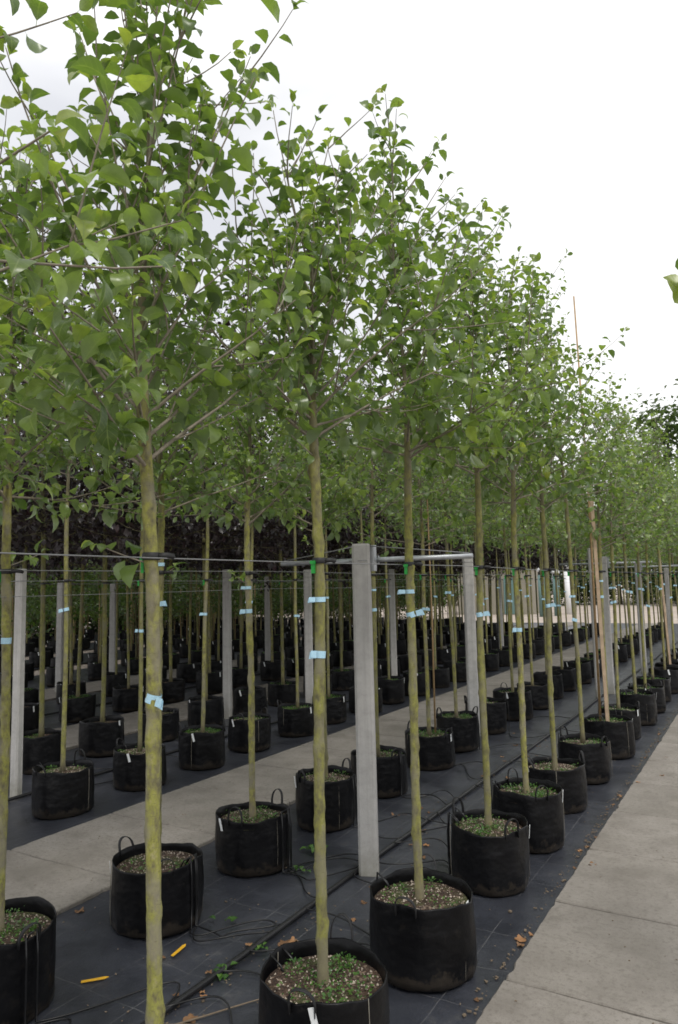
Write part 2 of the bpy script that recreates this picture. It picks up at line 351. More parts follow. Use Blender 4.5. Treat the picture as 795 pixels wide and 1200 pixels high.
def unit(v): return v/(np.linalg.norm(v)+1e-9)
def grow(r, H, clear, nb, reach, steep, leaf, gap, sub=3, lean=(0, 0), low=.0):
    """leader, branches, side shoots; returns trunk path, branch list [(points, radii)], leaf frames"""
    n = 26; t = np.linspace(0, 1, n); ph = r.uniform(0, 6.28, 4); am = .02+.018*r.random()
    T = np.stack([lean[0]*t**1.3+am*np.sin(5*t+ph[0])*t+.007*np.sin(17*t+ph[1])*(t+.25), lean[1]*t**1.3+am*np.sin(4.3*t+ph[2])*t+.007*np.sin(15*t+ph[3])*(t+.25), t*H], 1)
    shoots = []; lp = []; lm = []; ls = []; ly = []
    def leaves_on(P_, start, sz, thin=1.):
        seg = np.diff(P_, axis=0); L_ = np.concatenate([[0], np.cumsum(np.linalg.norm(seg, axis=1))]); tot = L_[-1]
        s_ = tot*start; a = r.uniform(0, 6.28)
        while s_ < tot:
            i = min(np.searchsorted(L_, s_, 'right')-1, len(seg)-1); d = unit(seg[i]); p = P_[i]+d*(s_-L_[i])
            u = unit(np.cross(d, [0, 0, 1.]) if abs(d[2]) < .98 else np.array([1., 0, 0])); w = np.cross(d, u)
            rad = math.cos(a)*u+math.sin(a)*w; endf = s_/tot
            ax = unit(rad*.85+d*(.2+.35*endf)+np.array([0, 0, r.uniform(-.6, .2)])); up = np.array([0, 0, 1.])+r.normal(0, .24, 3)
            if r.random() < .07: up = r.normal(0, 1, 3)
            nrm = unit(up-np.dot(up, ax)*ax); side = np.cross(nrm, ax)
            lp.append(p); lm.append(np.stack([ax, side, nrm], 1)); ls.append(sz*r.uniform(.58, 1.2)*(1-.45*max(0, endf-.75)/.25)); ly.append(endf)
            a += 2.4+r.normal(0, .35); s_ += gap*thin*r.uniform(.6, 1.5)*(1-.45*max(0, endf-.8)/.2)
        for _ in range(2):                                     # the tip
            d = unit(seg[-1]); ax = unit(d+r.normal(0, .45, 3)); nrm = unit(np.cross(ax, r.normal(0, 1, 3))); 
            if nrm[2] < 0: nrm = -nrm
            lp.append(P_[-1]); lm.append(np.stack([ax, np.cross(nrm, ax), nrm], 1)); ls.append(sz*.55); ly.append(1.05)
    def curve(p, d, length, rise, m=7):
        pts = [p]; step = length/m
        for i in range(m):
            d = unit(d+np.array([0, 0, rise])/m+r.normal(0, .045, 3)); pts.append(pts[-1]+d*step)
        return np.array(pts)
    az = r.uniform(0, 6.28); gid = 0
    for i in range(nb):
        f = ((i+r.uniform(0, .7))/nb)**1.5; z = clear+(H*.93-clear)*f; az += 2.4+r.normal(0, .4)
        j = min(int(z/H*(n-1)), n-2); p = T[j]+(T[j+1]-T[j])*(z/H*(n-1)-j)
        el_ = R((r.uniform(8, 34) if i < nb*.2 else steep[0]+(steep[1]-steep[0])*f)+r.normal(0, 6)); d = np.array([math.cos(az)*math.cos(el_), math.sin(az)*math.cos(el_), math.sin(el_)])
        ln_ = reach*(1.08-.5*f)*r.uniform(.65, 1.3); Pp = curve(p, d, ln_, .35 if f > .15 else .1)
        gid += 1; shoots.append((Pp, np.linspace(.0062*(1-.4*f), .0015, len(Pp)), gid)); leaves_on(Pp, .18, leaf, 1+.55*f)
        for q in range(int(round(sub*(1-.35*f)+r.uniform(-.5, .8)))):
            m = r.integers(1, len(Pp)-1); dd = unit(Pp[m+1]-Pp[m]); s_ = unit(np.cross(dd, r.normal(0, 1, 3)))
            Ps = curve(Pp[m], unit(dd*.75+s_*.75+np.array([0, 0, .15])), ln_*r.uniform(.3, .6), .25, 5)
            shoots.append((Ps, np.linspace(.003, .0012, len(Ps)), gid)); leaves_on(Ps, .08, leaf, 1+.5*f)
    for q in range(int(low)):                                   # short epicormic tufts low on the trunk
        z = clear*r.uniform(.82, .98); p = np.array([np.interp(z, T[:, 2], T[:, 0]), np.interp(z, T[:, 2], T[:, 1]), z]); a = r.uniform(0, 6.28)
        Ps = curve(p, np.array([math.cos(a), math.sin(a), .3]), .16, .2, 4); gid += 1; shoots.append((Ps, np.linspace(.003, .0015, len(Ps)), gid)); leaves_on(Ps, .2, leaf)
    leaves_on(T[int(n*.72):], 0, leaf)
    return T, shoots, np.array(lp), np.array(lm), np.array(ls), np.array(ly)

def trunk_mesh(T, r, rad=.0218, hi=False, mat='bark'):
    H = T[-1, 2]; n = 150 if hi else 34; k = 12 if hi else 7; z = np.linspace(.27, H, n)
    P_ = np.stack([np.interp(z, T[:, 2], T[:, 0]), np.interp(z, T[:, 2], T[:, 1]), z], 1)
    rr = rad*np.where(z < 2.2, 1.06-.1*z/2.2, np.maximum(.96*np.clip(1-(z-2.2)/(H-2.18), 0, 1)**1.5, .09)); rr = rr*(1+.22*np.exp(-((z-.27)/.07)**2))
    g = Geo(); g.tube(P_, rr, k); V = g.V[0]
    for _ in range(46 if hi else 14):                            # swollen bud scars and nodes
        zc = r.uniform(.45, 2.3); a = r.uniform(0, 6.28); c = np.array([np.interp(zc, T[:, 2], T[:, 0])+math.cos(a)*rad, np.interp(zc, T[:, 2], T[:, 1])+math.sin(a)*rad, zc])
        d2 = ((V-c)**2*np.array([1, 1, .55])).sum(1); ctr = np.stack([np.interp(V[:, 2], T[:, 2], T[:, 0]), np.interp(V[:, 2], T[:, 2], T[:, 1]), V[:, 2]], 1)
        V = V+(V-ctr)*(np.exp(-d2/(.016**2))*r.uniform(.1, .5)*r.random()**.5)[:, None]
    V = V+r.normal(0, .0006 if hi else .0003, V.shape); g.V[0] = V; return g.mesh('trunk', mat)
def branch_mesh(shoots, k, mat='shoot'):
    g = Geo()
    for P_, rad, gid in shoots: g.tube(P_, rad, k, False)
    return g.mesh('branches', mat)

# ------------------------------------------------------------------ pots and what hangs on them
BH, BR, SOIL = .335, .222, .285
def bag_mesh(seed, k=40):
    r = np.random.default_rng(seed); ph = r.uniform(0, 6.28, 8); am = r.uniform(.5, 1.3, 8)
    def fn(i, a, rr, zz_):
        top = zz_/BH; w = .006*am[0]*np.sin(2*a+ph[0])+.0045*am[1]*np.sin(3*a+ph[1]+6*zz_)+.0028*am[2]*np.sin(7*a+ph[2]+9*zz_)+.0018*am[3]*np.sin(13*a+ph[3]-14*zz_)
        low = np.exp(-(zz_/.1)**2)*.0035*np.sin(17*a+ph[4]+40*zz_); rr = rr+(w+low)*np.clip(rr/.2, 0, 1)
        if i in rim: zz_ = zz_+.007*np.sin(2*a+ph[5])+.005*np.sin(5*a+ph[6])+.0025*np.sin(11*a+ph[7])
        return rr, zz_
    prof = [(.02, .004), (BR*.93, .004), (BR*.985, .014), (BR*1.005, .04), (BR*1.01, .1), (BR*1.015, .16), (BR*1.01, .21), (BR*1.0, .27), (BR*.992, .31), (BR*.995, BH-.006), (BR*.985, BH), (BR*.968, BH-.004), (BR*.965, .305), (BR*.95, SOIL-.02)]
    rim = (9, 10, 11); g = Geo(); g.lathe(prof, k, fn); return g.mesh('grow_bag', 'bag')
def soil_mesh(seed, k=28):
    r = np.random.default_rng(seed); g = Geo()
    g.lathe([(q, SOIL+.012*(1-q/.21)) for q in (.001, .03, .06, .09, .12, .15, .18, .212)], k, lambda i, a, rr, zz_: (rr, zz_+r.normal(0, .0035, k)*(i < 7))); return g.mesh('soil', 'soil')
def chips_mesh(seed, cnt):
    r = np.random.default_rng(seed); g = Geo(); o = np.array([(1, 0, 0), (-1, 0, 0), (0, 1, 0), (0, -1, 0), (0, 0, 1), (0, 0, -1)])
    T_ = [(0, 2, 4), (2, 1, 4), (1, 3, 4), (3, 0, 4), (2, 0, 5), (1, 2, 5), (3, 1, 5), (0, 3, 5)]
    for _ in range(cnt):
        q = .2*math.sqrt(r.random()); a = r.uniform(0, 6.28); s_ = r.uniform(.0016, .0052)*(1+.5*(r.random() < .1)); V_ = o*s_*r.uniform(.6, 1.3, (6, 3)) @ rotz(r.uniform(0, 6)).T
        g.add(V_+np.array([q*math.cos(a), q*math.sin(a), SOIL+.012*(1-q/.21)+s_*.4]), None, T_)
    return g.mesh('perlite', 'perlite', False)
def weeds_mesh(seed, clumps, per=26):
    r = np.random.default_rng(seed); pos = []; ms = []; sz = []
    for _ in range(clumps):
        q = .17*math.sqrt(r.random()); a = r.uniform(0, 6.28); sp = r.uniform(.015, .04); c = np.array([q*math.cos(a), q*math.sin(a)])
        for _ in range(per):
            d = r.normal(0, sp, 2); p = c+d
            if np.linalg.norm(p) > .195: continue
            ax = unit(np.array([d[0], d[1], .012])+r.normal(0, .012, 3)); nr = unit(np.array([0, 0, 1])+r.normal(0, .3, 3)); nr = unit(nr-np.dot(nr, ax)*ax)
            pos.append((p[0], p[1], SOIL+.012+r.uniform(0, .018))); ms.append(np.stack([ax, np.cross(nr, ax), nr], 1)); sz.append(r.uniform(.010, .024))
    pos = np.array(pos); return merge_leaves('weeds', LOW, pos, np.array(ms), np.array(sz), r.random(len(pos)), 'leaf_weed', r)
def handle_mesh(seed):
    r = random.Random(seed); g = Geo(); h = r.uniform(.055, .085); w = r.uniform(.032, .045); tilt = r.uniform(-.25, .45); P_ = []
    for a in np.linspace(0, math.pi, 11): P_.append((BR*.985+tilt*h*math.sin(a)+.012*math.sin(a)**2, w*math.cos(a)+.006*math.sin(2*a), BH-.03+(h+.03)*math.sin(a)**.8))
    P_ = np.array(P_); V_ = []; n = len(P_)
    for i, p in enumerate(P_):                                   # flat webbing strap
        t_ = unit(P_[min(i+1, n-1)]-P_[max(i-1, 0)]); rd = np.array([1., 0, 0]); nn = unit(np.cross(t_, rd))
        for sx, sn in ((-.0085, -.0014), (.0085, -.0014), (.0085, .0014), (-.0085, .0014)): V_.append(p+rd*sx+nn*sn)
    g.add(V_, [(i*4+j, i*4+(j+1) % 4, i*4+4+(j+1) % 4, i*4+4+j) for i in range(n-1) for j in range(4)]+[(3, 2, 1, 0), (n*4-4, n*4-3, n*4-2, n*4-1)])
    return g.mesh('handle', 'strap')
def plant_tag_mesh():
    g = Geo(); c, s_ = math.cos(.22), math.sin(.22)
    rt = np.array([[1, 0, .10], [0, c, -s_], [-.1, s_, c]]); g.box((BR*1.022, 0, BH-.035), (.0016, .021, .075), rt); return g.mesh('plant_tag', 'white_tag', False)
def seam_mesh():
    g = Geo(); P_ = [(BR*q+.0015, 0, z) for q, z in ((1.0, .02), (1.012, .1), (1.016, .2), (1.003, .28), (.996, .325))]; g.tube(P_, .0016, 4); return g.mesh('seam', 'stitch')
BAGS = [bag_mesh(s_) for s_ in range(6)]; SOILS = [soil_mesh(s_) for s_ in range(3)]; CHIPS = [chips_mesh(s_, 300) for s_ in range(4)]
WEEDS = [weeds_mesh(s_, c_) for s_, c_ in ((1, 8), (2, 12), (3, 18), (4, 5), (5, 26))]; HANDLES = [handle_mesh(s_) for s_ in range(5)]; TAGM = plant_tag_mesh(); SEAM = seam_mesh()
def tape_mesh(seed):
    r = random.Random(seed); g = Geo(); h = .026
    g.lathe([(.0215, -h/2), (.0218, h/2)], 14); e = r.uniform(.025, .04)
    g.add([(.02, .0225, -h/2), (.02+e, .026, -h/2-.004), (.02+e-.004, .026, h/2-.004), (.02, .0225, h/2)], [(0, 1, 2, 3)]); 
    g.add([(.02, .0245, -h/2), (.02+e*.8, .030, -h/2+.002), (.02+e*.8, .030, h/2+.001), (.02, .0245, h/2)], [(3, 2, 1, 0)]); return g.mesh('blue_tape', 'blue_tape')
TAPES = [tape_mesh(s_) for s_ in range(4)]
g = Geo(); g.lathe([(.0235, -.011), (.0265, -.006), (.0265, .006), (.0235, .011)], 14); g.tube([(.022, .0, 0), (.042, .012, .002), (.052, .03, .0), (.048, .044, -.003)], [.011, .01, .009, .008], 6); TIE = g.mesh('rubber_tie', 'rubber')
g = Geo(); g.box((-.012, -.025, -.028), (.014, .008, .038)); g.box((-.012, -.026, -.006), (.02, .012, .012)); CLIP = g.mesh('green_clip', 'green_clip', False)
g = Geo(); g.tube([(0, 0, .25), (.004, .002, 1.1), (.0, .006, 1.75)], [.0075, .0072, .0065], 6); CANE = g.mesh('bamboo_cane', 'cane')

def dress(root, r, T, near, tape_z=None, soil_rot=0., bag=None, handles=2, label_side=None, tapes=True, tie=True):
    """pot with soil, handles and label, tie and tape of one potted tree"""
    p = obj('grow_bag', BAGS[r.integers(0, 6) if bag is None else bag], root, rz=r.uniform(0, 6.28))
    p.scale = (r.uniform(.96, 1.05), r.uniform(.96, 1.05), r.uniform(.93, 1.07)); p.rotation_euler.x = r.normal(0, .012)
    s_ = obj('soil', SOILS[r.integers(0, 3)], root, rz=r.uniform(0, 6)); s_.scale.z = p.scale.z
    if near:
        obj('perlite_chips', CHIPS[r.integers(0, 4)], s_, rz=r.uniform(0, 6), kind='stuff')
        obj('weeds', WEEDS[r.integers(0, 5)], s_, rz=r.uniform(0, 6), kind='stuff')
        a = r.uniform(0, 6.28)
        for h in range(handles): obj('handle', HANDLES[r.integers(0, 5)], p, rz=a+h*math.pi+r.normal(0, .15))
        for h in range(2): obj('seam', SEAM, p, rz=a+h*math.pi+r.uniform(.8, 1.4))
    elif r.random() < .7: obj('weeds', WEEDS[r.integers(0, 5)], root, rz=r.uniform(0, 6), kind='stuff')
    if r.random() < .8 or label_side is not None:
        a = label_side if label_side is not None else r.uniform(-2.4, .4); w = obj('plant_tag', TAGM, p); w.rotation_euler.z = a-p.rotation_euler.z
    def at(z): return (np.interp(z, T[:, 2], T[:, 0]), np.interp(z, T[:, 2], T[:, 1]), z)
    if tapes:
        z = tape_z or r.uniform(1.33, 1.66); o = obj('tape_label', TAPES[r.integers(0, 4)], root, at(z), r.uniform(-2.9, -2.3)); o.rotation_euler.y = r.normal(0, .16)
        if near and r.random() < .4: obj('tape_label', TAPES[r.integers(0, 4)], root, at(z+r.uniform(.1, .24)), r.uniform(-2.9, -2.3)).scale = (1, 1, .7)
        if r.random() < .45: o.scale.y = -1; o.rotation_euler.z = r.uniform(.2, .9)
    if tie:
        obj('rubber_tie', TIE, root, at(1.80), r.uniform(-.4, .4))
        if r.random() < .8: obj('green_clip', CLIP, root, at(1.80), r.uniform(-1.2, .3))

# ------------------------------------------------------------------ potted trees
GAPS = .037
def near_tree(x, y, seed, H=4.15, clear=2.2, tape=None, lean=(0, 0), nb=31, reach=.68, n_leaf=300, steep=(38, 74), rad=.0188, **kw):
    """a tree close to the camera with its own trunk, branches and single leaves"""
    r = np.random.default_rng(seed); root = obj('potted_tree', None, loc=(x, y, 0))
    T, sh, lp, lm, ls, ly = grow(r, H, clear, nb, reach, steep, .108, GAPS*.84, 3.4, lean, 1.5)
    obj('trunk', trunk_mesh(T, r, rad, True), root); [obj('branch', branch_mesh([q for q in sh if q[2] == k_], 6), root) for k_ in sorted({q[2] for q in sh})]
    px = to_px(lp+np.array([x, y, 0])); vis = (px[:, 0] > -25) & (px[:, 0] < 820) & (px[:, 1] > -25) & (px[:, 2] > .2)
    d = np.where(vis, px[:, 2], 1e6+px[:, 2]); order = np.argsort(d); single = order[:n_leaf]; rest = order[n_leaf:]
    for i in single:
        me = YOUNG_MESH[r.integers(0, 3)] if ly[i] > .95 or r.random() < .03 else HI_MESH[r.integers(0, 6)]
        o = bpy.data.objects.new('leaf', me); COL.objects.link(o); o.parent = root
        m = np.eye(4); m[:3, :3] = lm[i]*ls[i]; m[:3, 3] = lp[i]; o.matrix_basis = Matrix(m.tolist())
    sh_ = np.clip(r.random(len(lp))*.8+.25*(ly > .95), 0, 1)
    if len(rest): obj('foliage', merge_leaves('foliage', MID, lp[rest], lm[rest], ls[rest], sh_[rest], 'leaf_mass', r), root, kind='stuff')
    dress(root, r, T, True, tape, **kw); return root
VAR = []
for s_ in range(7):
    r = np.random.default_rng(100+s_); T, sh, lp, lm, ls, ly = grow(r, 3.85+r.uniform(-.15, .2), 2.18+r.uniform(-.1, .15), 26, .68, (36, 74), .104, GAPS, 3.4, tuple(r.normal(0, .07, 2)), 1)
    VAR.append((T, trunk_mesh(T, r, .0185), branch_mesh(sh, 4), merge_leaves('foliage', MID if s_ < 5 else LOW, lp, lm, ls, np.clip(r.random(len(lp))*.8+.25*(ly > .95), 0, 1), 'leaf_mass', r)))
VART = []
for s_ in range(4):
    r = np.random.default_rng(150+s_); T, sh, lp, lm, ls, ly = grow(r, 4.2+r.uniform(-.15, .2), 2.6+r.uniform(-.1, .1), 24, .7, (34, 72), .104, GAPS, 3.4, tuple(r.normal(0, .06, 2)))
    VART.append((T, trunk_mesh(T, r, .0185), branch_mesh(sh, 4), merge_leaves('foliage', MID, lp, lm, ls, np.clip(r.random(len(lp))*.8+.25*(ly > .95), 0, 1), 'leaf_mass', r)))
PUR = []
for s_ in range(4):
    r = np.random.default_rng(200+s_); T, sh, lp, lm, ls, ly = grow(r, 5.4+r.uniform(-.6, .4), 2.12, 36, 1.15, (-12, 55), .13, .034, 3.8, tuple(r.normal(0, .05, 2)))
    PUR.append((T, trunk_mesh(T, r, .024), branch_mesh(sh, 4, 'dark_bark'), merge_leaves('foliage', LOW, lp, lm, ls, r.random(len(lp)), 'leaf_purple', r)))
BUSH = []
for s_ in range(4):
    r = np.random.default_rng(300+s_); T, sh, lp, lm, ls, ly = grow(r, 3.4+r.uniform(-.3, .5), 1.0, 24, .8, (10, 60), .15, .06, 3.0, tuple(r.normal(0, .05, 2)))
    BUSH.append((T, trunk_mesh(T, r, .017, mat='dark_bark'), branch_mesh(sh, 4, 'dark_bark'), merge_leaves('foliage', LOW, lp, lm, ls, r.random(len(lp)), 'leaf_bush', r)))
def far_tree(x, y, seed, pool, label, group, near=False, cane=False, **kw):
    r = np.random.default_rng(seed); T, tm, bm_, fm = pool[r.integers(0, len(pool))]
    root = tag(obj('potted_tree', None, loc=(x, y, 0), rz=0), label, 'tree', group); a = r.uniform(0, 6.28); s_ = r.uniform(.94, 1.06)
    for nm, me in (('trunk', tm), ('branches', bm_), ('foliage', fm)):
        o = obj(nm, me, root, rz=a); o.scale.z = s_
        if nm != 'trunk': o['kind'] = 'stuff'
    Tr = (T @ rotz(a).T)*np.array([1, 1, s_]); dress(root, r, Tr, near, **kw)
    if cane: obj('bamboo_cane', CANE, root, (r.normal(0, .03), r.normal(0, .03), r.uniform(-.02, .05)))
    return root

# kerb row (beside the wide path)
row1 = [(-1.5, .5, 11, dict(H=3.15, clear=2.1, reach=.55, n_leaf=300), 'young tree in black bag, third before the thick crossbar post beside wide path'),
        (-1.5, 1.50, 12, dict(H=3.55, clear=2.05, tape=1.40, lean=(-.03, .0), nb=31, reach=.74, rad=.0198), 'young tree with wrapped blue tape, beside a yellow label lying on the mat'),
        (-1.45, 2.27, 13, dict(H=3.36, clear=2.25, tape=1.455, lean=(.0, -.02), label_side=-1.15), 'young tree in weedy perlite soil, two bags before the thick concrete post'),
        (-1.45, 3.1, 14, dict(H=3.8, clear=2.3, tape=1.565, lean=(-.02, -.04), label_side=-.1), 'leaning young tree in the bag directly beside the thick concrete post'),
        (-1.49, 4.14, 15, dict(H=3.85, clear=2.35, tape=1.52, lean=(.02, .0), label_side=.15), 'young tree in upright-handled black bag, first past the thick concrete post'),
        (-1.47, 4.85, 16, dict(H=3.9, clear=2.25, tape=1.385, label_side=.1), 'young tree in bag with bright green weeds, second past the concrete post'),
        (-1.5, 5.70, 17, dict(H=3.95, clear=2.25, tape=1.52, n_leaf=200), 'third tree past the thick concrete post in the kerb row')]
for x, y, sd_, kw, lab in row1:
    o = tag(near_tree(x, y, sd_, **kw), lab, 'tree', 'potted trees along the wide path')
    if sd_ == 11:                                               # one long side shoot with dark leaves
        g = Geo(); g.tube([(0, 0, 2.2), (.06, .12, 2.55), (.13, .26, 2.85), (.17, .36, 3.02)], [.005, .004, .003, .002], 6); obj('branch', g.mesh('branch', 'shoot'), o)
        for i, (p, e) in enumerate([((.165, .35, 3.0), (.2, .7, .3)), ((.15, .31, 2.93), (.1, .8, .6)), ((.155, .325, 2.96), (-.2, .6, -1.6)), ((.12, .24, 2.81), (.3, .5, 2.4)), ((.17, .36, 3.02), (.1, -.3, 1.5))]):
            lf = obj('leaf', HI_MESH[i], o, p); lf.scale = (.1,)*3; lf.rotation_euler = e
ys = [6.62, 7.6, 8.5, 9.42]+[9.42+.9*i for i in range(1, 19)]
for i, y in enumerate(ys):
    lab = ['fourth tree past the thick concrete post in the kerb row', 'tree tied to a pale square timber stake and tall cane in kerb row', 'tree directly after the pale timber stake in the kerb row'][i] if i < 3 else 'slim green tree in black bag in the far stretch of kerb row'
    far_tree(-1.48+.03*math.sin(i*2.3), y, 400+i, VAR, lab, 'potted trees along the wide path', near=i < 6, label_side=.2 if i % 2 else None)
# second row (beside the narrow path)
row2 = [(-2.86, 1.15, 21, dict(clear=2.1, H=3.7), 'green tree in black bag, two before the yellow labels in the pipe row'),
        (-2.86, 1.97, 22, dict(clear=2.1, H=3.7, tape=1.5), 'green tree in black bag with upright strap beside yellow label and narrow path'),
        (-2.85, 2.87, 23, dict(clear=2.1, H=3.75, tape=1.63, label_side=-2.3), 'green tree in bag with both loop handles splayed outwards beside narrow path'),
        (-2.86, 3.70, 24, dict(clear=2.1, H=3.8, tape=1.56, label_side=-1.9), 'green tree in creased bag with dirty torn foot beside narrow path'),
        (-2.88, 4.58, 25, dict(clear=2.1, H=3.8, n_leaf=250), 'green tree in bag just behind the thick concrete post beside narrow path')]
for x, y, sd_, kw, lab in row2: tag(near_tree(x, y, sd_, **kw), lab, 'tree', 'potted trees in the pipe row')
for i, y in enumerate([5.46, 6.45, 7.25]+[8.2+.9*j for j in range(20)]):
    lab = ['green tree in bag, second past the thick concrete post in pipe row', 'green tree in bag, third past the thick concrete post in pipe row'][i] if i < 2 else 'slim green tree in black bag in far stretch of pipe row'
    far_tree(-2.9+.03*math.sin(i*1.7), y, 500+i, VAR, lab, 'potted trees in the pipe row', near=i < 5)
# second bed
for rx, ys_, lab in ((-4.88, [3.05, 3.88, 4.71, 5.49, 6.3, 7.14, 7.95]+[8.8+.85*j for j in range(20)], 'green tree in dusty black bag in row across the narrow path'),
                     (-6.2, [3.8, 4.67, 5.44, 6.24, 7.1, 7.95]+[8.8+.85*j for j in range(20)], 'dark purple-leaved tree in black bag in the second row across the narrow path')):
    for i, y in enumerate(ys_):
        nth = ['first', 'second', 'third', 'fourth', 'fifth', 'sixth', 'seventh']; l2 = lab
        if rx > -5 and i in range(2, 8): l2 = 'green tree in dusty bag, %s past the grey post in row across the narrow path' % nth[i-2]
        if rx < -5 and i in range(1, 7): l2 = 'dark purple-leaved tree, %s past the grey post in second row across the path' % nth[i-1]
        far_tree(rx+.03*math.sin(i*2.9), y, int(600-rx*10+i*3), VART if rx > -5 else PUR, l2, 'potted trees of the second bed', near=i < 6 and rx > -5, tapes=rx > -5)
# dark purple trees, then staked bushes
for k, rx in enumerate((-8.08, -9.45)):
    for i in range(24):
        y = 4.9+k*1.0+i*.88+.1*math.sin(i*3.1)
        far_tree(rx, y, 800+k*40+i, PUR if (i % 5 != 3) else VAR, 'dark purple-leaved tree in black bag behind the green rows' if i % 5 != 3 else 'green tree in black bag among the dark purple trees', 'potted trees of the third bed' if i % 5 != 3 else 'green trees of the third bed', tapes=False, tie=False)
for k in range(3, 7):
    for q, off in enumerate((-1.45, -2.85)):
        rx = off-P*k; y = .62*abs(rx)+.3*q
        while y < 29:
            dark = int(y*7.3+k) % 5 < 2  # purple trees added among the green bushes to darken these rows
            far_tree(rx, y, int(1000+k*60+q*30+y*7), PUR if dark else BUSH, 'dark purple-leaved tree with bamboo cane added to darken the deep background rows' if dark else 'leafy bush-like tree with bamboo cane in black bag in dark background rows', 'purple trees added to darken the background beds' if dark else 'caned trees of the background beds', cane=True, tapes=False, tie=False); y += .95

# ------------------------------------------------------------------ concrete posts, crossbars, wires
def post_mesh(w, h, ch=.022):
    g = Geo(); c = w/2-ch; ring = np.array([(w/2, -c), (w/2, c), (c, w/2), (-c, w/2), (-w/2, c), (-w/2, -c), (-c, -w/2), (c, -w/2)]); V_ = []
    lv = [(1.06, -.05), (1.04, .3), (1.02, h*.5), (1., h-.1), (1., h-.012), (.9, h)]
    for s_, z in lv: V_.append(np.column_stack([ring*s_, np.full(8, z)]))
    n = len(lv); V_ = np.concatenate(V_+[np.array([[0, 0, h]])]); F = [(i*8+j, i*8+(j+1) % 8, i*8+8+(j+1) % 8, i*8+8+j) for i in range(n-1) for j in range(8)]
    g.add(V_, F, [(n*8, n*8-8+j, n*8-8+(j+1) % 8) for j in range(8)]); return g.mesh('shaft', 'concrete_post', False)
def post(x, y, h, w, label, bar=None, rz=0., group='concrete posts', srz=0.):
    root = tag(obj('concrete_post', None, loc=(x, y, 0), rz=rz), label, 'post', group); obj('shaft', post_mesh(w, h, .014), root, rz=srz)
    g = Geo(); q = w/2+.002; zc = h-.105; P_ = [(q, -q, zc), (q, q, zc), (-q, q, zc), (-q, -q, zc), (q, -q, zc)]; g.tube(P_, .0026, 5); obj('wire_band', g.mesh('wire_band', 'wire'), root)
    if bar:
        a, c_ = bar; g = Geo(); zb = h-.1; yb = w/2+.018; g.tube([(a, yb, zb), (c_, yb, zb)], .0165, 10); obj('crossbar', g.mesh('crossbar', 'steel'), root)
        g = Geo(); g.box((w/2+.016, .02, h-.09), (.03, .035, .16)); g.box((w/2+.006, yb-.004, h-.1), (.05, .012, .05)); obj('bracket', g.mesh('bracket', 'steel', False), root)
        for e in (a, c_):
            g = Geo(); sx = math.copysign(w/2, e); g.tube([(sx*1.02, 0, h-.015), (sx*1.5+e*.3, yb*.5, h-.04), (e*.97, yb, zb+.018)], .0035, 5); obj('brace_wire', g.mesh('brace_wire', 'wire'), root)
    return root
post(-2.17, 3.93, 1.965, .112, 'thick pale concrete post with long steel crossbar standing at the irrigation pipe', (-.66, .70), .0, srz=.44)
post(-2.98, 7.95, 2.06, .115, 'pale concrete post rising behind a bag at the edge of narrow path', None, .5)
post(-2.17, 11.7, 2.08, .11, 'pale concrete post with crossbar just behind the pale timber stake', (-.66, .70), .15)
post(-2.25, 11.15, 2.2, .065, 'slim grey concrete post between timber stake and pipe row', None, .3)
post(-2.08, 14.5, 2.06, .105, 'pale concrete post with crossbar, next after the staked tree', (-.66, .70), .1)
post(-2.15, 19.6, 2.0, .105, 'small far concrete post with crossbar near the end of first bed', (-.66, .70))
post(-5.62, 4.0, 1.92, .078, 'grey concrete post in the second bed beside the first dusty bag', None, .2)
post(-5.7, 8.7, 1.96, .115, 'pale concrete post with lit edge in the second bed', None, .55)
post(-5.8, 11.6, 2.0, .11, 'concrete post farther along the second bed', None, .5)
post(-6.3, 7.62, 1.97, .10, 'grey fluted concrete post beside narrow path beyond second bed', None, .3)
post(-10.25, 9.2, 1.85, .11, 'concrete post in the dark rows beside the third path', None, .4)
post(-10.55, 8.3, 1.88, .11, 'concrete post among the purple trees', None, .4)
post(-5.6, 17.0, 2.0, .11, 'far concrete post near the end of second bed', None, .3)
for y in (12.2, 16.5): post(-9.0, y, 1.95, .11, 'dim concrete post deep among the purple trees', None, .4)

def wire(x, z, label, y0=Y0, y1=Y1-1, rad=.0022, sag=.012, seed=0):
    r = np.random.default_rng(seed); ys_ = np.arange(y0, y1, .45); g = Geo(); ph = r.uniform(0, 6)
    g.tube(np.stack([x+.006*np.sin(ys_*1.1+ph), ys_, z-sag*np.abs(np.sin((ys_-3.93)*math.pi/5.3))], 1), rad, 5); tag(obj('support_wire', g.mesh('support_wire', 'wire'), kind=None), label, 'wire', 'support wires')
wire(-1.475, 1.805, 'steel wire tied to the trunks of the kerb row', seed=1)
wire(-2.84, 1.815, 'steel wire tied to the trunks of the pipe row', seed=2)
wire(-4.86, 1.80, 'steel wire along the first row across the narrow path', seed=3)
wire(-6.18, 1.80, 'steel wire along the second row across the narrow path', seed=4)
wire(-2.86, 1.70, 'thinner lower wire along the pipe row', seed=5, rad=.0014)

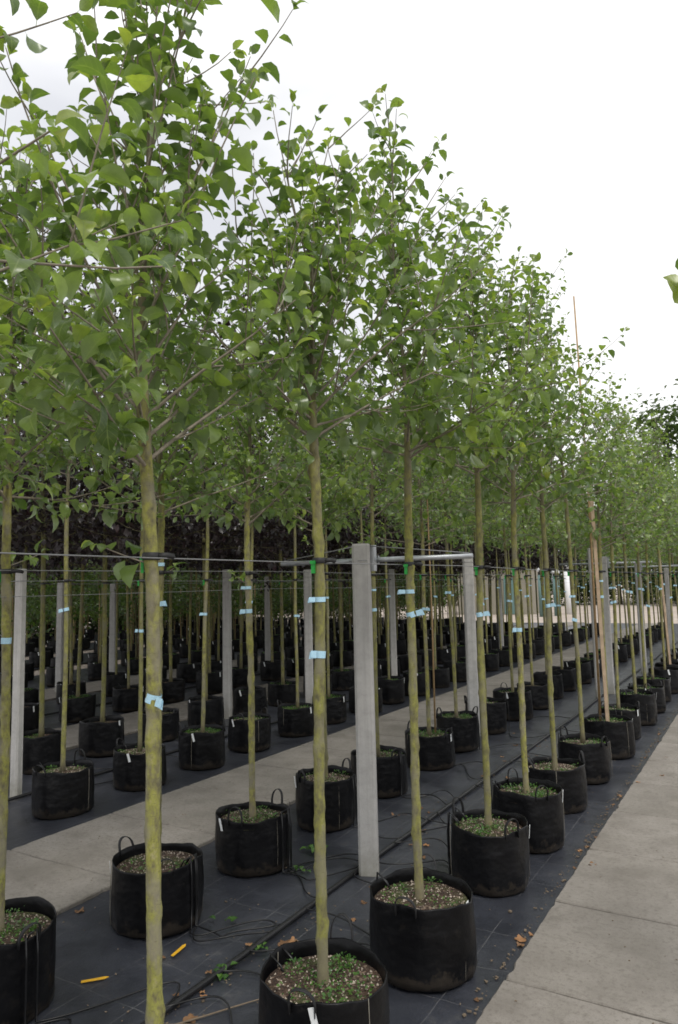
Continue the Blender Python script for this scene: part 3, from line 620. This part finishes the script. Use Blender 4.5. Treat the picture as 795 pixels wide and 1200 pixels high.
# ------------------------------------------------------------------ irrigation pipes with drip tubes
def irrigation(x, label, pots, seed):
    r = np.random.default_rng(seed); ys_ = np.arange(Y0, Y1-.5, .3); g = Geo()
    g.tube(np.stack([x+.008*np.sin(ys_*.9)+.005*np.sin(ys_*2.7), ys_, np.full(len(ys_), .0155)], 1), .0145, 8); root = tag(obj('irrigation_pipe', g.mesh('irrigation_pipe', 'pipe')), label, 'pipe', 'irrigation pipes')
    for px_, py_ in pots:
        y = py_+r.uniform(-.35, .35); sg = 1 if px_ > x else -1; p0 = np.array([x, y, .026]); d = np.array([px_-x, py_-y]); end = np.array([px_-sg*(BR+.012), py_+r.uniform(-.08, .08)])
        c1 = p0[:2]+np.array([sg*r.uniform(.05, .35), r.uniform(-.55, .55)]); c2 = end+np.array([-sg*r.uniform(.08, .3), r.uniform(-.5, .5)])
        t = np.linspace(0, 1, 26)[:, None]; Q = (1-t)**3*p0[:2]+3*(1-t)**2*t*c1+3*(1-t)*t*t*c2+t**3*end; z = .008+.02*np.exp(-t[:, 0]*14)+.05*np.maximum(0, np.sin(t[:, 0]*3.14*r.uniform(1, 2.2)))*r.random()*.5
        P_ = np.column_stack([Q, z]); up = np.array([[end[0]-sg*.004, end[1], .12], [end[0]-sg*.004, end[1], .25], [end[0]+sg*.004, end[1], BH+.022], [end[0]+sg*.05, end[1], BH-.01], [end[0]+sg*.07, end[1], SOIL+.01]])
        g = Geo(); g.tube(np.concatenate([P_, up]), .0042, 5); obj('drip_tube', g.mesh('drip_tube', 'pipe'), root)
    return root
irrigation(-2.22, 'black irrigation pipe with looping drip tubes on the mat beside the thick post', [(-1.5, 1.5), (-1.5, 1.5), (-1.45, 2.27), (-1.45, 2.27), (-2.86, 1.97), (-2.85, 2.87), (-2.86, 3.7), (-1.49, 4.14), (-1.47, 4.85), (-1.45, 3.1), (-1.45, 3.1), (-1.49, 4.14), (-1.5, 4.9), (-2.85, 2.87), (-2.86, 3.7), (-2.88, 4.58), (-2.9, 5.46), (-2.9, 6.45), (-1.49, 4.14), (-1.5, 4.9), (-1.5, 5.7), (-1.48, 6.62), (-1.48, 7.6), (-1.48, 8.5), (-2.86, 1.97), (-2.85, 2.87), (-2.86, 3.7), (-2.86, 3.7), (-2.88, 4.58), (-2.9, 5.46), (-2.9, 6.45), (-2.9, 7.25), (-2.9, 8.2), (-2.9, 9.1)], 4)
irrigation(-5.5, 'black irrigation pipe running along the second bed', [(-4.88, 3.88), (-4.88, 4.71), (-4.88, 5.49), (-6.2, 4.67), (-6.2, 5.44), (-6.2, 6.24), (-6.2, 7.1)], 9)
irrigation(-8.8, 'black irrigation pipe under the purple trees', [(-8.08, 5.8), (-8.08, 6.7), (-8.08, 7.5)], 12)

# ------------------------------------------------------------------ stakes, cane
g = Geo(); g.box((0, 0, 1.32), (.032, .032, 2.38)); sm = g.mesh('timber_stake', 'wood', False)
o = tag(obj('timber_stake', sm, loc=(-1.44, 7.52, 0), rz=.3), 'pale square timber stake standing in a bag of the kerb row', 'stake', 'timber stakes'); o.rotation_euler.y = -.012
o = tag(obj('timber_stake', sm, loc=(-1.45, 12.98, 0), rz=.3), 'second timber stake farther along the kerb row', 'stake', 'timber stakes'); o.rotation_euler.y = -.03
g = Geo(); g.tube([(0, 0, .3), (.01, .01, 2.5), (-.02, 0, 4.72)], [.013, .012, .008], 8); tag(obj('tall_cane', g.mesh('tall_cane', 'cane'), loc=(-1.53, 7.62, 0)), 'tall thin bamboo cane rising above the crowns beside timber stake', 'cane')
g = Geo(); g.tube([(0, 0, .3), (.006, .004, 1.4), (0, 0, 2.6)], [.009, .008, .007], 6); tag(obj('tall_cane', g.mesh('tall_cane', 'cane'), loc=(-2.83, 6.5, 0)), 'brown bamboo cane standing in a bag of the pipe row', 'cane')

# ------------------------------------------------------------------ litter on the mat
def peg(x, y, rz, label):
    g = Geo(); V_ = [(-.055, -.0075, 0), (.045, -.0085, 0), (.062, 0, .001), (.045, .0085, 0), (-.055, .0075, 0)]; V_ = np.array(V_+[(a, b_, c_+.0025) for a, b_, c_ in V_])
    T_ = [(5, 6, 8), (5, 8, 9), (6, 7, 8)]; g.add(V_, [(i, (i+1) % 5, 5+(i+1) % 5, 5+i) for i in range(5)], T_); o = tag(obj('plastic_label', g.mesh('plastic_label', 'yellow_plastic', False), loc=(x, y, .006), rz=rz), label, 'label'); o.rotation_euler.x = .05
peg(-2.67, 2.31, .85, 'yellow plastic plant label lying on mat beside the strap-handled bag')
peg(-2.52, 2.68, 1.75, 'yellow plastic plant label lying on mat beside the splayed-handle bag')
def lobed_leaf(seed, curl):
    r = np.random.default_rng(seed); n = 30; a = np.linspace(0, 2*np.pi, n, endpoint=False); rad = .5*(.55+.3*np.abs(np.cos(2.5*a))**1.2+.1*r.random(n))
    inner = np.column_stack([rad*.5*np.cos(a), rad*.5*np.sin(a)]); outer = np.column_stack([rad*np.cos(a), rad*np.sin(a)])
    z = lambda q: curl*(q**2).sum(1)*np.sin(3*np.arctan2(q[:, 1], q[:, 0])+seed)+curl*.8*q[:, 0]**2+.05
    V_ = np.concatenate([[[0, 0, .05]], np.column_stack([inner, z(inner)]), np.column_stack([outer, z(outer)])])
    F = [(1+i, 1+n+i, 1+n+(i+1) % n, 1+(i+1) % n) for i in range(n)]; T_ = [(0, 1+i, 1+(i+1) % n) for i in range(n)]; return V_, F, T_
AUT = []
for s_ in range(4):
    V_, F_, T_ = lobed_leaf(s_, 1.0 if s_ % 2 else .6); AUT.append(mesh_np('fallen_leaf', V_, F_, 'leaf_autumn', True, T=T_))
r = np.random.default_rng(77)
spots = [(-2.12, 2.98, .075), (-2.1, 3.02, .06), (-2.0, 3.55, .05), (-1.98, 4.3, .045), (-2.05, 4.5, .05), (-2.5, 4.95, .08), (-2.4, 5.2, .05), (-2.45, 5.0, .05), (-1.14, 3.55, .07), (-1.10, 3.62, .05), (-1.02, 4.6, .07), (-1.1, 4.55, .05), (-1.1, 5.15, .045), (-1.13, 6.2, .05), (-1.05, 6.6, .045), (-.95, 7.6, .05), (-.7, 6.85, .07), (-3.1, 3.35, .09), (-3.35, 3.45, .06), (-2.05, 2.2, .06), (-2.1, 2.3, .07), (-2.12, 2.1, .06), (-2.55, 2.6, .04), (-3.3, 2.75, .06), (-.3, 3.6, .03), (-.9, 6.9, .05), (-2.3, 6.3, .05), (-2.0, 6.8, .04), (-3.7, 2.7, .035), (-4.1, 2.95, .03), (-3.9, 4.2, .035), (-2.05, 5.3, .04), (-1.8, 7.2, .05), (-2.4, 7.6, .06), (-2.6, 8.2, .05), (-1.12, 8.4, .05), (-2.05, 3.75, .05), (-1.95, 3.35, .04)]
spots += [(-2.22+r.uniform(.03, .16)*(1 if r.random() < .75 else -1), r.uniform(1.9, 8.5), r.uniform(.025, .05)) for _ in range(18)]+[(-1.09-r.uniform(.02, .07), r.uniform(2.6, 10), r.uniform(.025, .045)) for _ in range(10)]
for i, (x, y, s_) in enumerate(spots):
    on = x > -1.07 or -4.4 < x < -3.4; o = tag(obj('fallen_leaf', AUT[i % 4], loc=(x, y, .020 if on else .0), rz=r.uniform(0, 6)), 'dry brown fallen leaf lying on the concrete slabs' if on else 'dry brown fallen leaf lying on the black mat', 'leaf', 'fallen leaves on concrete' if on else 'fallen leaves on the mat')
    o.scale = (s_, s_, s_*.6)
g = Geo()
for _ in range(500):
    x, y = r.uniform(-3.3, -1.12), r.uniform(1.6, 9) if r.random() < .8 else r.uniform(1.6, 3.5); 
    if r.random() < .35: x = -2.22+r.normal(.05, .08)
    s_ = r.uniform(.0015, .005)*(2.2 if r.random() < .06 else 1); g.box((x, y, s_*.3), (s_*r.uniform(1, 3), s_*r.uniform(.8, 1.6), s_*.7), rotz(r.uniform(0, 3)))
for _ in range(420):
    x, y = -1.12-abs(r.normal(0, .03)), r.uniform(2.2, 12); s_ = r.uniform(.002, .007); g.box((x, y, s_*.4+.002), (s_*r.uniform(1, 3), s_*r.uniform(.8, 1.6), s_*.7), rotz(r.uniform(0, 3)))
obj('mat_litter', g.mesh('mat_litter', 'twig', False), kind='stuff')
g = Geo()
for _ in range(500):
    x, y = (r.uniform(-1.0, .6), r.uniform(2.5, 12)) if r.random() < .6 else (r.uniform(-4.4, -3.4), r.uniform(2.5, 9)); s_ = r.uniform(.0015, .0045)
    g.box((x, y, .0235), (s_*r.uniform(1, 3), s_, s_*.7), rotz(r.uniform(0, 3)))
obj('path_grit', g.mesh('path_grit', 'twig', False), kind='stuff')
for i, (x, y, a, ln_) in enumerate([(-2.08, 2.25, .5, .34), (-2.0, 2.42, 1.0, .5), (-1.9, 2.3, .8, .4), (-3.15, 3.4, 2.1, .22)]):
    g = Geo(); t = np.linspace(0, 1, 7); g.tube(np.column_stack([ln_*(t-.5)*math.cos(a)+.01*np.sin(5*t), ln_*(t-.5)*math.sin(a), .008+.006*np.sin(4*t)]), .0045*(1-.5*t), 5)
    tag(obj('fallen_twig', g.mesh('fallen_twig', 'twig'), loc=(x, y, 0)), 'dry bare twig lying on the mat beside the pipe' if i < 3 else 'dry bare twig lying at the edge of narrow path', 'twig', 'fallen twigs' if i < 3 else None)
# weeds rooted along the pipe and a fallen green leaf cluster
def weed(x, y, n, sz, label, seed):
    r = np.random.default_rng(seed); pos = []; ms = []
    for i in range(n):
        a = r.uniform(0, 6.28); ax = unit(np.array([math.cos(a), math.sin(a), r.uniform(.15, .9)])); nr = unit(np.array([0, 0, 1.])-ax[2]*ax); pos.append(r.normal(0, sz*.35, 3)*np.array([1, 1, .2])+np.array([0, 0, .008])); ms.append(np.stack([ax, np.cross(nr, ax), nr], 1))
    o = tag(obj('weed', merge_leaves('weed', MID, np.array(pos), np.array(ms), np.full(n, sz), r.random(n), 'leaf_weed', r), loc=(x, y, 0)), label, 'weed')
weed(-2.2, 2.62, 12, .055, 'small green weed growing against the irrigation pipe', 1)
weed(-2.2, 2.88, 16, .04, 'low clover tuft growing beside the irrigation pipe', 2)
weed(-2.62, 4.05, 14, .075, 'pale green fallen sprig lying between bags and post', 3)
weed(-2.55, 3.75, 6, .06, 'small pale green plant at the foot of the creased bag', 4)
weed(-2.5, 3.0, 4, .06, 'flat green leaf on the mat under a drip tube', 6)
weed(-5.3, 4.4, 60, .03, 'mossy green patch on the mat of second bed', 5)

# ------------------------------------------------------------------ tree across the wide path: a branch of it reaches over the path
rt = tag(obj('potted_tree', None, loc=(1.3, 2.55, 0)), 'tree with lobed yellow-green leaves reaching over the wide path', 'tree')
r = np.random.default_rng(900); T, sh, lp, lm, ls, ly = grow(r, 4.0, 2.3, 16, .6, (40, 70), .1, .05, 2.5)
obj('trunk', trunk_mesh(T, r, .022), rt); obj('branches', branch_mesh(sh, 4), rt, kind='stuff'); obj('foliage', merge_leaves('foliage', MID, lp, lm, ls, r.random(len(lp)), 'leaf_mass', r), rt, kind='stuff')
g = Geo(); BP = np.array([(0, 0, 2.3), (-.4, -.02, 2.55), (-.9, -.06, 2.72), (-1.25, -.1, 2.74), (-1.43, -.11, 2.70)]); g.tube(BP, [.011, .009, .006, .003, .002], 6); obj('branch', g.mesh('branch', 'shoot'), rt)
V_, F_, T_ = lobed_leaf(9, .7); lob = mesh_np('leaf', V_, F_, 'leaf_lobed', True, T=T_)
for i, (p, s_, e) in enumerate([((-1.475, -.12, 2.615), .14, (1.0, .5, .4)), ((-1.45, -.10, 2.53), .13, (1.3, -.2, 1.4)), ((-1.43, -.16, 2.65), .13, (.7, .2, 2.)), ((-1.1, .02, 2.68), .13, (.5, -.3, 3.)), ((-1.0, -.14, 2.72), .12, (.4, .2, 4.)), ((-.8, -.0, 2.66), .13, (.5, .3, 5.))]):
    o = obj('leaf', lob, rt, p); o.scale = (s_,)*3; o.rotation_euler = e
dress(rt, r, T, True)

# ------------------------------------------------------------------ far side: wall, standpipes, background trees
def house(x, y, rz):
    root = tag(obj('shed', None, loc=(x, y, 0), rz=rz), 'low beige shed wall on the sandy yard behind the rows', 'shed'); g = Geo()
    g.box((0, 0, 1.3), (4.2, 3.2, 2.66)); obj('wall', g.mesh('wall', 'wallpaint', False), root)
    g = Geo(); g.box((0, 0, 2.71), (4.5, 3.5, .14)); obj('roof', g.mesh('roof', 'steel', False), root)
    g = Geo(); g.box((1.0, -1.62, 1.0), (.95, .06, 2.0)); obj('door', g.mesh('door', 'teal', False), root)
house(-13.4, 41.0, .1)
def standpipe(x, y, h, mat, label):
    root = tag(obj('standpipe', None, loc=(x, y, 0)), label, 'standpipe', 'standpipes on the yard'); g = Geo(); g.lathe([(.001, -.02), (.17, -.02), (.17, h*.84), (.001, h*.84)], 16); obj('tube', g.mesh('tube', mat), root)
    g = Geo(); g.lathe([(.001, h*.84), (.15, h*.84), (.15, h*.9), (.001, h*.9)], 16); obj('dark_band', g.mesh('dark_band', 'rubber'), root)
    g = Geo(); g.lathe([(.001, h*.9), (.19, h*.9), (.2, h*.94), (.14, h*.985), (.001, h)], 16); obj('cap', g.mesh('cap', 'white_paint'), root)
standpipe(-9.95, 37.0, 2.5, 'teal', 'teal standpipe with white cap beside the beige shed'); standpipe(-9.45, 38.0, 2.4, 'teal', 'teal standpipe with white cap, next to another'); standpipe(-9.35, 40.0, 2.7, 'white_paint', 'all white standpipe with domed cap on the sandy yard')
BG = []
for s_ in range(5):
    r = np.random.default_rng(700+s_); n_ = 5200; c = r.normal(0, 1, (34, 3)); c = c/np.linalg.norm(c, axis=1)[:, None]*r.uniform(.35, .95, (34, 1))*np.array([2.0, 2.0, 2.6])+np.array([0, 0, 4.0]); c = np.concatenate([c, np.column_stack([r.uniform(-1.6, 1.6, (24, 2)), r.uniform(.4, 2.4, 24)])])
    idx = r.integers(0, len(c), n_); pos = c[idx]+r.normal(0, .33, (n_, 3)); pos[:, 2] = np.maximum(pos[:, 2], .2); ax = r.normal(0, 1, (n_, 3)); ax[:, 2] = ax[:, 2]*.5-.3; ax /= np.linalg.norm(ax, axis=1)[:, None]; up = np.array([0, 0, 1.])+r.normal(0, .5, (n_, 3)); nr = up-(up*ax).sum(1)[:, None]*ax; nr /= np.linalg.norm(nr, axis=1)[:, None]
    fol = merge_leaves('crown', LOW, pos, np.stack([ax, np.cross(nr, ax), nr], 2), r.uniform(.16, .34, n_), np.clip(r.random(len(c))[idx]*.6+r.random(n_)*.4, 0, 1), 'leaf_far', r)
    g = Geo(); g.tube([(0, 0, -.05), (.05, .02, 1.5), (0, .05, 3.2), (.05, 0, 5)], [.13, .11, .08, .03], 8)
    for q in range(14): g.tube([(0, 0, r.uniform(1.2, 3.5)), c[q]*.6+np.array([0, 0, 1.4]), c[q]], [.045, .03, .012], 5, False)
    BG.append((g.mesh('trunk', 'dark_bark'), fol))
r = np.random.default_rng(31)
def bgtree(x, y, s_, label, group=None):
    k = r.integers(0, 5); root = tag(obj('background_tree', None, loc=(x, y, -.03), rz=r.uniform(0, 6)), label, 'tree', group); root.scale = (s_*1.1, s_*1.1, s_); obj('trunk', BG[k][0], root); obj('crown', BG[k][1], root)
for i in range(24): bgtree(-32+i*1.75+r.normal(0, .3), 58+r.normal(0, 2)-.1*i, r.uniform(.85, 1.2), 'leafy tree in the hedge line beyond the sandy yard', 'trees beyond the sandy yard')
for i in range(18): bgtree(-26.5-i*.4+r.normal(0, .6), 14+i*2.4+r.normal(0, .3), r.uniform(.9, 1.25), 'tall dark tree in the belt behind the background rows', 'tree belt behind the rows')
for i in range(10): bgtree(-31+i*1.7+r.normal(0, .3), 33+r.normal(0, .7), r.uniform(.55, .85), 'dark leafy tree at the closed end of background rows', 'trees closing the background rows')
for i in range(14): bgtree(-24.3-i*.15+r.normal(0, .4), 12.5+i*1.6, r.uniform(.6, .85), 'low bushy tree filling the gap before the dark tree belt', 'bushy trees before the belt')
bgtree(-6.7, 66, 2.6, 'tall dark rounded tree far beyond the hedge line')
